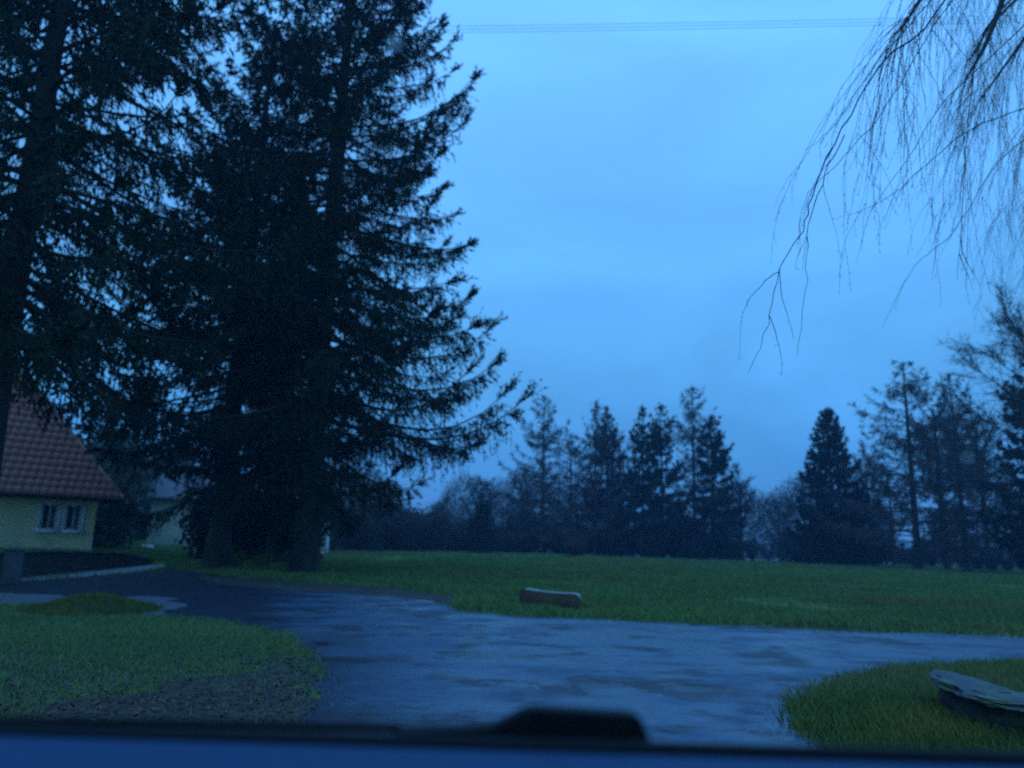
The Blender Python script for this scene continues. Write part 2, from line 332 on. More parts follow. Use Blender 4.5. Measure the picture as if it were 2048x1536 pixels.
# ------------------------------------------------------------------ conifers
def conifer_meshes(name, H, zb, rad, nbr, nlets, nsh, mneedle, wsh=.03, lsh=(.14, .34), e_top=38, e_bot=-14, trunk_r=.38, droop=.55, lift=.28, sag=.30, pw=.75, hang=.25, jitter=.22, lobes=None, seed=1):
    r = np.random.default_rng(seed)
    # trunk
    tb = MB(); zz = np.linspace(0, H*.985, 16); wob = np.cumsum(r.normal(0, .012*H/20, (16, 2)), 0)
    path = np.stack([wob[:, 0], wob[:, 1], zz], -1); tr = trunk_r*(1-zz/H)**.8+.012; tr[0] *= 1.35
    tb.tube(path, tr, 12)
    # branches
    q = np.sort(r.random(nbr)); z0 = zb + (H*.985-zb)*q**.92; f = (z0-zb)/(H-zb)
    Lb = rad*(1-f)**pw*(1+.0*f) * (1+r.normal(0, jitter, nbr)).clip(.35, 1.5) + .15
    Lb *= np.where(f < .08, .75+.25*f/.08, 1)
    az = np.arange(nbr)*2.39996 + r.normal(0, .35, nbr)
    if lobes is not None: Lb *= 1+lobes*np.sin(az*2+z0*.9)
    e0 = np.radians(e_bot+(e_top-e_bot)*f**1.1) + r.normal(0, .09, nbr)
    sg = sag*(1-f*.8)*(1+r.normal(0, .2, nbr)); lf = lift*(1+r.normal(0, .25, nbr))
    bx = np.interp(z0, zz, wob[:, 0]); by = np.interp(z0, zz, wob[:, 1])
    bend = r.normal(0, .12, nbr)
    def pos(i, t):
        L_ = Lb[i]; h = L_*t*np.cos(e0[i]*(1-.2*t)); a = az[i]+bend[i]*t
        z = z0[i] + L_*(np.sin(e0[i])*t - sg[i]*t*t*1.0 + lf[i]*t**3.2)
        return np.stack([bx[i]+np.cos(a)*h, by[i]+np.sin(a)*h, z], -1)
    ts = np.linspace(0, 1, 8)
    for b in range(nbr):
        tb.tube(pos(np.full(8, b), ts), np.maximum(.011*Lb[b]*(1-ts)+.006, .006)+wsh*.12, 4)
    cr = MB()
    p = Lb**1.5; p /= p.sum(); bi = r.choice(nbr, nlets, p=p); t = r.random(nlets)**.72*.88+.12
    B = pos(bi, t); T = pos(bi, np.minimum(t+.04, 1.04))-pos(bi, t-.02); T /= np.linalg.norm(T, axis=1)[:, None]
    sd = np.cross(T, [0, 0, 1.]); sd /= np.linalg.norm(sd, axis=1)[:, None]+1e-9
    s = r.choice([-1, 1], nlets)[:, None]
    bl = (Lb[bi]*.24*(1.05-t*.8)+.16)*r.uniform(.6, 1.25, nlets); bl = np.minimum(bl, 1.5)
    hg = (r.random(nlets) < hang)[:, None]
    D = T*r.uniform(.4, .9, (nlets, 1))+sd*s*r.uniform(.3, .9, (nlets, 1))+np.array([0, 0, -1.])*r.uniform(.1, droop*1.6, (nlets, 1))
    D = np.where(hg, T*.15+sd*s*.15+np.array([0, 0, -1.]), D); D /= np.linalg.norm(D, axis=1)[:, None]
    tipk = (t > .93)[:, None]; D = np.where(tipk, T+np.array([0, 0, .25])+r.normal(0, .3, (nlets, 3)), D); D /= np.linalg.norm(D, axis=1)[:, None]
    Dl = D*bl[:, None]
    cr.blades(B, Dl, wsh*.35, .2)
    li = np.repeat(np.arange(nlets), nsh); u = r.random(len(li))
    Pb = B[li]+Dl[li]*u[:, None]; Pb[:, 2] -= .22*bl[li]*u*u*(~tipk[li, 0])
    Ds = D[li]*.9+r.normal(0, .42, (len(li), 3)); Ds[:, 2] -= droop*.7*(~tipk[li, 0]); Ds /= np.linalg.norm(Ds, axis=1)[:, None]
    ls = r.uniform(lsh[0], lsh[1], len(li))*(1-.35*u)
    cr.blades(Pb, Ds*ls[:, None], wsh*r.uniform(.55, 1.1, len(li)), .4)
    # leader
    tp = path[-1]; n = 60; Pt = tp+np.stack([np.zeros(n), np.zeros(n), -r.random(n)*.08*H*.5], -1); Dt = r.normal(0, 1, (n, 3)); Dt[:, 2] = abs(Dt[:, 2])+.7
    cr.blades(Pt, Dt*.18, wsh*.9, .4)
    return tb.mesh(name+'_trunk', M_bark, True), cr.mesh(name+'_crown', mneedle)
def place(name, meshes, loc, label, cat, group, rz=0, sc=1, scz=None):
    o = root(name, loc, label, cat, group, rz); o.scale = (sc, sc, scz or sc)
    for nm, me in zip(('trunk', 'crown'), meshes):
        c_ = bpy.data.objects.new(nm, me); C.objects.link(c_); c_.parent = o
    return o
def foot(px, Y, dz=-.05):
    x = xat(px, Y); return Vector((x, Y, float(gz(x, Y))+dz))

G1 = 'tall spruces in front of the houses'
big = conifer_meshes('big_spruce', 31, 3.5, 6.5, 340, 17500, 17, pw=.74, e_bot=-20, jitter=.13, lift=.46, lsh=(.10, .28), mneedle=M_needle, seed=3, wsh=.026)
b1 = place('spruce_tree', big, foot(606, 25.5), 'tallest dark spruce with drooping lower branches reaching out over the meadow edge', 'tree', G1, rz=.4)
mid = conifer_meshes('mid_spruce', 21.5, 4.7, 5.0, 200, 4900, 15, M_needle, seed=5, wsh=.034)
place('spruce_tree', mid, foot(432, 26.5), 'middle dark spruce standing between the tallest one and the left edge', 'tree', G1, rz=2)
lft = conifer_meshes('left_spruce', 24, 5.2, 6.2, 260, 9600, 15, M_needle, seed=8, wsh=.028, hang=.38, e_bot=-20)
place('spruce_tree', lft, foot(-70, 16.5), 'near spruce at the left edge overhanging the tiled cottage roof', 'tree', G1, rz=1)
bck = conifer_meshes('back_spruce', 17, 3.8, 3.7, 150, 2800, 13, M_needle, seed=11, wsh=.04)
place('spruce_tree', bck, foot(545, 33), 'shorter bushy spruce behind the two tall ones, beside the long pale building', 'tree', G1, rz=1)

# ------------------------------------------------------------------ far trees
GF = 'conifers on the far side of the meadow'
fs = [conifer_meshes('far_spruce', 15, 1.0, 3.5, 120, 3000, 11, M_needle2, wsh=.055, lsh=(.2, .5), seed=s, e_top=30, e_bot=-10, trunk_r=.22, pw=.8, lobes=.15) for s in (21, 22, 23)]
fl = [conifer_meshes('far_larch', 17, 1.8, 4.4, 115, 2100, 8, M_larch, wsh=.028, lsh=(.25, .7), seed=s, e_top=30, e_bot=0, trunk_r=.26, droop=.35, lift=.22, sag=.18, pw=.7, jitter=.3, hang=.15, lobes=.2) for s in (31, 32, 33)]
def far(kind, px, toppy, Y, label, rz, sx=1.0):
    base = foot(px, Y); H = 15 if kind[0] == 's' else 17
    # height from the top row
    d = ray(px, toppy); zt = CAMZ + d.z*Y/d.y; sc = (zt-base.z)/H
    me = (fs if kind[0] == 's' else fl)[int(kind[1])]
    return place('spruce_tree' if kind[0] == 's' else 'larch_tree', me, base, label, 'tree', GF if kind[0] == 's' else 'bare larches on the far side of the meadow', rz, sc*sx, sc)
far('l0', 1082, 790, 74, 'bare larch furthest left in the far tree row, right of the big spruces', 0.3, .95)
far('l1', 1140, 868, 78, 'small thin larch just right of the leftmost larch', 2)
far('l2', 1190, 800, 76, 'slim larch rising directly left of a darker spruce top', 4, .8)
far('s0', 1214, 812, 79, 'slender spruce touching the slim larch on its left', .5, .85)
far('s1', 1286, 812, 75, 'left one of the twin pointed spruces in the middle of the row', 1, .85)
far('s2', 1325, 808, 78, 'right one of the twin pointed spruces in the middle of the row', 2.2, .8)
far('l0', 1392, 770, 76, 'tallest larch of the middle group with a thin pointed tip', 3.3, .85)
far('s0', 1428, 830, 74, 'broad spruce on the right of the middle group, below the tall larch tip', 5, 1.1)
lone = conifer_meshes('lone_spruce', 15, .7, 3.9, 170, 7000, 11, M_needle, wsh=.06, lsh=(.2, .5), seed=61, e_top=34, e_bot=-6, trunk_r=.24, pw=.85, jitter=.12)
fs.append(lone)
far('s3', 1672, 815, 71, 'lone dark spruce with dense conical crown right of the low gap', 0, 1.05)
far('l1', 1838, 722, 62, 'tall larch with short ragged side branches near the right edge', .9, 1.15)
far('l2', 1935, 745, 57, 'larch at the right edge standing in front of the bare crown', 2.9, 1.0)
far('s1', 2108, 700, 50, 'dark spruce cut off by the right edge of the view', 4, 1.0)
far('s1', 960, 985, 70, 'low dark spruce under the right fringe of the big spruces', 1.4, 1.3)

def bare_meshes(name, H, spread, seed, tw=.02, mt=M_twig, lv=(9, 8, 8, 7), tr=.22, low=.22, up=.55):
    r = np.random.default_rng(seed); tb = MB(); cr = MB()
    zz = np.linspace(0, H*.8, 8); wob = np.cumsum(r.normal(0, .02*H/8, (8, 2)), 0)
    path = np.stack([wob[:, 0], wob[:, 1], zz], -1); tb.tube(path, tr*(1-zz/H)+.02, 8)
    def seg(P, D, k, curve):
        t = np.linspace(0, 1, k)[:, None]; return P+D*t+curve*t*t
    limbs = []
    for i in range(lv[0]*2):
        f = low+(.98-low)*(i+.5)/(lv[0]*2); z = f*H*.8
        a = i*2.4+r.normal(0, .3); l = spread*(1-.55*f)*r.uniform(.7, 1.15); P = np.array([np.interp(z, zz, wob[:, 0]), np.interp(z, zz, wob[:, 1]), z])
        D = np.array([math.cos(a), math.sin(a), up+f*.8]); D /= np.linalg.norm(D); cv = np.array([0, 0, l*.12])
        pp = seg(P, D*l, 6, cv); tb.tube(pp, tr*.35*(1-f*.5)*np.linspace(1, .3, 6), 5); limbs.append((pp, l, tr*.3*(1-f*.5)))
    sub = []
    for pp, l, rr in limbs:
        for j in range(lv[1]):
            t = r.uniform(.25, 1); P = np.array([np.interp(t*5, range(6), pp[:, k]) for k in range(3)]); D0 = (pp[-1]-pp[0])/l
            D = D0+r.normal(0, .55, 3); D[2] += .15; D /= np.linalg.norm(D); l2 = l*r.uniform(.3, .55)*(1.15-t*.5)
            q = seg(P, D*l2, 4, np.array([0, 0, l2*.08])); tb.tube(q, rr*.4*np.linspace(1, .35, 4)+tw*.3, 3); sub.append((q, l2, D))
    Ps, Ds, Ls = [], [], []
    for q, l2, D0 in sub:
        for j in range(lv[2]):
            t = r.uniform(.1, 1); P = q[0]+(q[-1]-q[0])*t; D = D0+r.normal(0, .6, 3); D /= np.linalg.norm(D); Ps.append(P); Ds.append(D); Ls.append(l2*r.uniform(.35, .8))
    Ps = np.array(Ps); Ds = np.array(Ds); Ls = np.array(Ls)
    cr.blades(Ps, Ds*Ls[:, None], tw*1.1, .15)
    li = np.repeat(np.arange(len(Ps)), lv[3]); u = r.random(len(li)); P = Ps[li]+Ds[li]*(Ls[li]*u)[:, None]
    D = Ds[li]+r.normal(0, .6, (len(li), 3)); D /= np.linalg.norm(D, axis=1)[:, None]
    cr.blades(P, D*(Ls[li]*r.uniform(.3, .75, len(li)))[:, None], tw*.75, .2)
    return tb.mesh(name+'_trunk', M_bark, True), cr.mesh(name+'_crown', mt)
bt = [bare_meshes('bare', 12, 4.6, s, tw=.018) for s in (41, 42, 43)]+[bare_meshes('bare', 12, 5.2, 44, tw=.012, lv=(11, 9, 9, 6), tr=.15, up=.3)]
def bare(i, px, toppy, Y, label, rz, sx=1.0):
    base = foot(px, Y); d = ray(px, toppy); zt = CAMZ + d.z*Y/d.y; sc = (zt-base.z)/12.2
    return place('bare_tree', bt[i], base, label, 'tree', 'leafless trees around the meadow', rz, sc*sx, sc)
bare(0, 1485, 925, 80, 'round leafless tree sloping down right of the middle conifer group', 1, 1.2)
bare(1, 1560, 985, 88, 'low leafless tree left of the gap before the lone spruce', 2)
bare(2, 1612, 925, 90, 'faint leafless tree just left of the lone spruce', 3, .8)
bare(0, 1745, 872, 80, 'leafless tree directly behind the right flank of the lone spruce', 4.4, .9)
bare(1, 1788, 905, 84, 'leafless tree between the lone spruce and the tall right larch', .4)
bare(2, 1895, 735, 66, 'leafless tree behind the tall right larch', 5, .9)
bare(3, 2135, 560, 46, 'large leafless tree spreading its crown in from the right edge', 2, 1.15)
bare(1, 1980, 800, 70, 'leafless tree low behind the larch at the right edge', 3)
bare(2, 1240, 850, 86, 'thin leafless tree showing between slender and twin spruces', 1.2, .8)
bare(1, 1040, 930, 80, 'leafless tree below and left of the leftmost larch', .2)
bare(0, 720, 900, 66, 'leafless tree seen under the hanging branches of the tallest spruce', .8, 1.1)
bare(2, 880, 985, 72, 'low leafless tree right of the sky gap under the tallest spruce', 2.8, 1.2)
bare(1, 660, 900, 60, 'leafless tree right behind the long building', 5.2)
bare(1, 960, 935, 78, 'leafless tree just right of the tallest spruce skirt', 1.1, 1.2)
bare(2, 770, 950, 74, 'leafless tree left of the sky gap under the tallest spruce', 4.1, 1.1)
bare(0, 240, 850, 52, 'leafless tree standing behind the tiled cottage', 3.2)
bare(2, 180, 840, 56, 'leafless tree right above the cottage roof corner', 4.2)

# shrubs
def shrub_mesh(name, m, r_, h, n, tw, seed, leaf=False):
    r = np.random.default_rng(seed); mb = MB(); st = 26
    a = r.random(st)*6.283; sp = r.random(st)**.5*r_*.7
    Pe = np.stack([np.cos(a)*sp, np.sin(a)*sp, h*r.uniform(.6, 1, st)*(1-.35*(sp/r_)**2)], -1); P0 = Pe*np.array([.12, .12, 0])
    for i in range(st): mb.tube(P0[i]+(Pe[i]-P0[i])*np.linspace(0, 1, 4)[:, None]+np.array([0, 0, .1*h])*np.sin(np.linspace(0, 3.14, 4))[:, None], np.linspace(.03, .012, 4)+tw*.2, 3)
    i = r.integers(0, st, n); u = r.uniform(.1, 1, n); P = P0[i]+(Pe[i]-P0[i])*u[:, None]
    if leaf: P = P+r.normal(0, .24, (n, 3))*np.array([r_*.8, r_*.8, h*.5]); P[:, 2] = np.abs(P[:, 2])
    D = r.normal(0, 1, (n, 3)); D[:, 2] = np.abs(D[:, 2])*.9+.1*(not leaf); D /= np.linalg.norm(D, axis=1)[:, None]
    l = r.uniform(.15, .32, n)*(.5 if leaf else 1)*h*.8
    mb.blades(P, D*l[:, None], tw*(2.6 if leaf else 1), .4 if leaf else .2)
    return mb.mesh(name, m)
sh_t = [shrub_mesh('twiggy', M_twig, 2.6, 3.6, 1500, .02, s) for s in (51, 52)]
sh_e = [shrub_mesh('evergreen', M_teal, 2.4, 3.4, 2600, .035, s, True) for s in (53, 54)]
sh_r = shrub_mesh('russet', M_brown, 1.6, 1.7, 2200, .018, 55)
def shrub(name, me, px, Y, sc, label, grp, rz=0, sz=None):
    o = bpy.data.objects.new(name, me); C.objects.link(o); o.location = foot(px, Y, -.02); o.rotation_euler.z = rz; o.scale = (sc, sc, sz or sc)
    return tag(o, label, 'shrub', grp)
GU = 'leafless shrubs along the far meadow edge'; GE = 'dark evergreen shrubs along the far meadow edge'
marks = [(660, 'the right end of the long building'), (745, 'the sky gap under the big spruce'), (850, 'the low dip in the far tree line'), (960, 'the low dark spruce'), (1060, 'the leftmost larch'), (1140, 'the small thin larch'),
         (1214, 'the slender far spruce'), (1300, 'the twin pointed spruces'), (1392, 'the tallest middle larch'), (1485, 'the round leafless tree'), (1570, 'the low leafless tree'), (1640, 'the lone spruce'), (1700, 'the skirt of the lone spruce'), (1760, 'the tree behind the lone spruce'),
         (1838, 'the tall right larch'), (1935, 'the larch by the right edge'), (2030, 'the big bare crown at right')]
def where(px):
    m = min(marks, key=lambda q: abs(q[0]-px)); d = px-m[0]
    return ('some way right of ' if d > 38 else 'some way left of ' if d < -38 else 'left of ' if d < -12 else 'right of ' if d > 12 else 'directly below ')+m[1]
for k_, px in enumerate(range(665, 2060, 30)):
    if 1775 < px < 1835: continue
    Yk = 62 + 24*sm((px-650)/700) - 20*sm((px-1750)/250) + random.uniform(0, 7); hgt = random.uniform(.75, 1.25)*(1.05 if px < 1100 else .95)
    if px > 1480: hgt *= .8
    shrub('bare_shrub', sh_t[k_ % 2], px, Yk, hgt*1.05, 'grey leafless shrub, '+where(px), GU, random.uniform(0, 6))
for k_, px in enumerate([700, 745, 800, 850, 905, 955, 1000, 1050, 1120, 1165, 1235, 1300, 1360, 1420, 1465, 1590, 1640, 1700]):
    shrub('evergreen_shrub', sh_e[k_ % 2], px, 66 + 22*sm((px-650)/700) + random.uniform(0, 6), random.uniform(.7, 1.25)*(1.25 if px < 1100 else .9), 'dark leafy shrub, '+where(px), GE, random.uniform(0, 6))
shrub('russet_shrub', sh_r, 1150, 62, 1.0, 'low reddish-brown bare bush in front of the far tree row', None)
sh_side = [(205, 50, 1.25), (225, 64, 1.7), (268, 66, 1.7), (335, 70, 2.0), (400, 72, 1.8), (205, 36, .8), (168, 42, 1.5), (120, 44, 1.6)]
for k_, (px, Yk, sc) in enumerate(sh_side):
    shrub('evergreen_shrub', sh_e[k_ % 2], px, Yk, sc, 'tall leafy dark shrub '+['behind the cottage wall corner', 'right of the cottage corner', 'in the gap between cottage and long building', 'left of the long building wall', 'rising above the long building roof', 'close behind the cottage eave', 'behind the lower cottage roof', 'behind the middle of the cottage roof'][k_], 'leafy shrubs behind the cottage', k_*1.3, sc*1.35)
# far wood seen as one mass behind the shrubs
mb = MB(); n_ = 120000; px_ = rng.uniform(560, 2150, n_); Yk = rng.uniform(84, 104, n_)
hmax = 7.0+3.2*np.exp(-((px_-700)/90)**2)+1.6*np.exp(-((px_-960)/80)**2)-1.5*np.exp(-((px_-830)/50)**2)+1.8*np.sin(px_*.013)+1.1*np.sin(px_*.047+2); hmax *= np.where((px_ > 1770) & (px_ < 1840), .35, 1)
zz_ = rng.random(n_)**1.2*hmax; xx_ = (px_-1024)/F*Yk*1.02
P = np.stack([xx_, Yk, gz(xx_, Yk)+zz_], -1); D = rng.normal(0, 1, (n_, 3)); D[:, 2] = abs(D[:, 2])*1.3; D *= rng.uniform(.3, .9, n_)[:, None]*.7
mb.blades(P, D, .03, .25); tag(mb.build('far_wood', M_twig), kind='stuff')

# undergrowth under the tall spruces
for px, Yk, sc, lab in [(470, 27.5, .30, 'small olive clump of leaves by the foot of the middle spruce'), (520, 28.3, .30, 'small olive clump of leaves midway between the two big trunks'), (592, 26.6, .36, 'small olive clump of leaves at the left of the tallest spruce trunk')]:
    o = shrub('leafy_clump', shrub_mesh('clump', M_mossb, 2.0, 2.2, 900, .03, int(px), True), px, Yk, sc, lab, None); o['category'] = 'plant'
for px, Yk, sc, lab in [(455, 33.5, 1.1, 'black-green yew bush right behind the middle spruce trunk'), (515, 35, 1.1, 'black-green yew bush behind the gap between the big trunks'), (570, 34, 1.0, 'black-green yew bush left behind the tallest spruce trunk')]:
    sh = shrub_mesh('yew', M_needle, 2.0, 2.9, 6500, .04, int(px)+1, True)
    shrub('yew_bush', sh, px, Yk, sc, lab, None)

# ------------------------------------------------------------------ cottage
def cottage():
    A = at(30, 1100, 27.5); d = Vector((.74, .67, 0)).normalized(); n = Vector((d.y, -d.x, 0))     # n faces the camera
    B2 = Vector((A.x, A.y, 0)) + d*2.45
    rz = math.atan2(d.y, d.x); z0 = float(gz(B2.x-2, B2.y+1)) - .02
    o = root('cottage', (B2.x, B2.y, z0), 'small cream cottage with steep red tiled hip roof and two narrow windows', 'house', rz=rz)
    # local: x along wall (right corner = 0, runs to -8), y away from camera 0..6, z up
    LEN, DEP, EH = 8.0, 6.2, 2.36
    wb = bmesh.new()
    wins = [(-1.78, -1.28), (-.98, -.48)]; wz = (.90, 1.80)
    xsn = [-LEN] + [v for w_ in wins for v in w_] + [0]; zsn = [0, wz[0], wz[1], EH]
    for i in range(len(xsn)-1):
        for j in range(3):
            if j == 1 and any(abs(xsn[i]-w_[0]) < 1e-6 for w_ in wins): continue
            f = [wb.verts.new((x, 0, z)) for x, z in ((xsn[i], zsn[j]), (xsn[i+1], zsn[j]), (xsn[i+1], zsn[j+1]), (xsn[i], zsn[j+1]))]; wb.faces.new(f)
    for a, b in wins:       # reveals
        for p, q in (((a, wz[0]), (b, wz[0])), ((b, wz[0]), (b, wz[1])), ((b, wz[1]), (a, wz[1])), ((a, wz[1]), (a, wz[0]))):
            wb.faces.new([wb.verts.new((p[0], 0, p[1])), wb.verts.new((q[0], 0, q[1])), wb.verts.new((q[0], .16, q[1])), wb.verts.new((p[0], .16, p[1]))])
    for f in (((0, 0), (0, DEP)), ((0, DEP), (-LEN, DEP)), ((-LEN, DEP), (-LEN, 0))):
        wb.faces.new([wb.verts.new((*f[0], 0)), wb.verts.new((*f[1], 0)), wb.verts.new((*f[1], EH)), wb.verts.new((*f[0], EH))])
    bmesh.ops.remove_doubles(wb, verts=wb.verts, dist=1e-4); bm_obj('wall', wb, M_cream, o)
    bm_obj('plinth', boxbm(-LEN-.03, .03, -.04, DEP+.03, -.3, .16), M_conc, o)
    for a, b in wins:
        fr = MB(); t = .05
        fr.box(a, a+t, .10, .155, wz[0], wz[1]); fr.box(b-t, b, .10, .155, wz[0], wz[1]); fr.box(a+t, b-t, .10, .155, wz[1]-t, wz[1]); fr.box(a+t, b-t, .10, .155, wz[0], wz[0]+t)
        fr.box((a+b)/2-.025, (a+b)/2+.025, .105, .15, wz[0]+t, wz[1]-t)
        wo = fr.build('window', M_white, o)
        for x0, x1 in ((a+t, (a+b)/2-.025), ((a+b)/2+.025, b-t)):
            p = MB(); p.box(x0, x1, .12, .13, wz[0]+t, wz[1]-t); p.build('pane', M_glass_d if x0 < (a+b)/2-.02 else M_glass_c, wo)
        s_ = MB(); s_.box(a-.17, b+.17, -.16, .09, wz[0]-.13, wz[0]-.003); s_.build('sill', M_white, wo)
        # painted surround
        su = MB(); su.box(a-.14, a-.003, -.018, .03, wz[0], wz[1]+.1); su.box(b+.003, b+.14, -.018, .03, wz[0], wz[1]+.1); su.box(a-.003, b+.003, -.018, .03, wz[1]+.003, wz[1]+.1); su.build('surround', M_white, wo)
    # hip roof
    ov = .56; x0, x1, y0, y1 = -LEN-ov, ov+.15, -ov, DEP+ov; pitch = math.tan(R(55)); hd = (y1-y0)/2; zr = EH-.25+hd*pitch
    ez = EH-.25
    rb = bmesh.new(); V = [rb.verts.new(p) for p in ((x0, y0, ez), (x1, y0, ez), (x1, y1, ez), (x0, y1, ez), (x0+hd, y0+hd, zr), (x1-hd, y0+hd, zr))]
    for f in ((0, 1, 5, 4), (1, 2, 5), (2, 3, 4, 5), (3, 0, 4), (3, 2, 1, 0)): rb.faces.new([V[i] for i in f])
    ro = bm_obj('roof', rb, M_tile, o)
    # tiles of the front slope: slope frame
    M = Matrix.Translation((0, y0, ez)) @ Matrix.Rotation(R(55), 4, 'X')
    tw, th = .27, .33
    tm = MB(); xx = np.linspace(0, tw*.97, 5); zz = .03+.028*np.sin(np.linspace(0, np.pi, 5))
    top = np.stack([xx, np.zeros(5), zz+.04], -1); tp2 = np.stack([xx, np.full(5, th*1.12), zz-.006], -1); bot = np.stack([xx, np.zeros(5), zz-.02], -1)
    v = np.concatenate([bot, top, tp2]); i = np.arange(4)
    tm.add(v, np.concatenate([np.stack([i, i+1, i+6, i+5], -1), np.stack([i+5, i+6, i+11, i+10], -1)])); tme = tm.mesh('tile', M_tile)
    sl = hd/math.cos(R(55)); rows = int(sl/th); rest = MB(); tcount = 0
    for r_ in range(rows):
        y = r_*th; xe = x1-y*math.cos(R(55))-.05; xs_ = x0+y*math.cos(R(55)); c_ = 0
        while xe-(c_+1)*tw > xs_:
            p = M @ Vector((xe-(c_+1)*tw+random.uniform(-.008, .008), y+random.uniform(-.008, .008), random.uniform(0, .008)))
            if c_ < 16 and tcount < 298:
                t_ = bpy.data.objects.new('tile', tme); C.objects.link(t_); t_.parent = o; t_.location = p; t_.rotation_euler = (R(55)+random.uniform(-.02, .02), random.uniform(-.02, .02), 0); tcount += 1
            else:
                Mt = Matrix.Translation(p) @ Matrix.Rotation(R(55), 4, 'X'); rest.add([tuple(Mt @ Vector(q)) for q in v], np.concatenate([np.stack([i, i+1, i+6, i+5], -1), np.stack([i+5, i+6, i+11, i+10], -1)]))
            c_ += 1
    rs = rest.build('roof_tiles', M_tile, o); rs['kind'] = 'stuff'
    hp = MB(); a = np.array([x1, y0, ez+.05]); b = np.array([x1-hd, y0+hd, zr+.05]); hp.tube(a+(b-a)*np.linspace(0, 1, 24)[:, None], .07+.012*(np.arange(24) % 2), 8)
    c2 = np.array([x0+hd, y0+hd, zr+.05]); hp.tube(b+(c2-b)*np.linspace(0, 1, 12)[:, None], .08, 8); hp.build('ridge_tiles', M_tile, o, True)
    fb = MB(); fb.box(x0, x1, y0-.03, y0+.02, ez-.13, ez-.004); fb.box(x1-.04, x1+.02, y0+.02, y1, ez-.13, ez-.004); fb.build('fascia', M_wood, o)
    gt = MB(); gt.tube(np.array([[x0, y0-.09, ez-.03], [x1, y0-.09, ez-.04]]), .06, 8); gt.build('gutter', M_wood, o, True)
cottage()

# long building behind the spruces
def long_building():
    A = gnd(292, 1094, .36)
    Y0 = 52; xl = at(292, 1090, Y0).x; xr = at(657, 1098, Y0+3).x; z0 = float(gz(xl+3, Y0))-.02
    d = Vector((xr-xl, 3, 0)); Lw = d.length; rz = math.atan2(d.y, d.x)
    o = root('long_building', (xl, Y0, z0), 'long low building with pale wall and dark porch behind the tall spruces', 'building', rz=rz)
    H = 3.35; w1 = 4.3
    bm_obj('wall', boxbm(0, w1, 0, 7, -.3, H), M_cream2, o)
    bm_obj('porch_wall', boxbm(w1+.003, Lw-1.0, 1.5, 7, -.3, H), M_wood, o)
    bm_obj('end_wall', boxbm(Lw-1.0+.003, Lw, 0, 7, -.3, H-.75), M_white, o)
    for k in range(4):
        x = w1+1.1+k*(Lw-1-w1-1.2)/4; bm_obj('porch_post', boxbm(x, x+.14, .1, .24, -.2, H-.05), M_wood, o)
    dr = MB(); dr.box(Lw-.85, Lw-.12, -.04, -.002, 0, 2.2); dr.build('door', M_white, o)
    gl = MB(); gl.box(Lw-.7, Lw-.52, -.05, -.041, .3, 1.9); gl.box(Lw-.42, Lw-.25, -.05, -.041, .3, 1.9); gl.build('door_glass', mat('door_glass', (.16, .18, .2), None, rough=.1), o)
    rb = bmesh.new(); ov = .5
    V = [rb.verts.new(p) for p in ((-ov, -ov, H), (Lw+ov, -ov, H), (Lw+ov, 7+ov, H), (-ov, 7+ov, H), (-ov+.0, 3.5, H+1.9), (Lw+ov, 3.5, H+1.9))]
    for f in ((0, 1, 5, 4), (1, 2, 5), (2, 3, 4, 5), (3, 0, 4), (3, 2, 1, 0)): rb.faces.new([V[i] for i in f])
    bm_obj('roof', rb, mat('slate_roof', (.035, .035, .04), (.05, .05, .055), 2, .5, .4, .3, 8), o)
    fb = MB(); fb.box(-ov, Lw+ov, -ov-.05, -ov-.002, H-.16, H+.03); fb.build('fascia', M_conc, o)
long_building()

# low wall along the lawn, gate pillar, stones
mb = MB(); ny_ = 60; ysw = np.linspace(13, 30.5, ny_); wx = -12.0-(ysw-16)*.125
top = gz(wx-1.0, ysw)+.07+.015*np.sin(ysw*5); top = np.where(ysw > 27, top*np.clip((31-ysw)/4, .15, 1), top)
prof = [(.14, -.1), (.12, 1), (-.18, 1), (-.2, -.1)]
v = np.stack([np.stack([wx+a, ysw, np.where(b > 0, top, -.1+0*top)], -1) for a, b in prof], 1)
i = np.arange(ny_-1)[:, None]*4; j = np.arange(3)[None]; mb.add(v, np.stack([i+j, i+j+1, i+4+j+1, i+4+j], -1))
wo = mb.build('garden_wall', M_stone); tag(wo, 'low dark stone retaining wall edging the raised cottage lawn', 'wall')
for k in range(34):
    y = 14+k*.49
    if y > 29.5: break
    tz = float(np.interp(y+.24, ysw, top)); xx_ = -12.0-(y+.24-16)*.125
    b = boxbm(-.2, .17, -.235, .235, 0, .055); c_ = bm_obj('coping_stone', b, M_stone, wo, bevel=.012); c_.location = (xx_, y+.24, tz+random.uniform(0, .008)); c_.rotation_euler = (0, random.uniform(-.02, .02), R(7)+random.uniform(-.02, .02))
p = at(22, 1150, 17.8)
o = root('gate_pillar', (p.x, p.y, 0), 'grey concrete gate pillar at the near end of the low wall', 'pillar', rz=R(20))
bm_obj('shaft', boxbm(-.17, .17, -.17, .17, -.05, .72), M_pil, o, bevel=.015)
bm_obj('cap', boxbm(-.20, .20, -.20, .20, .723, .78), M_pil, o, bevel=.02)

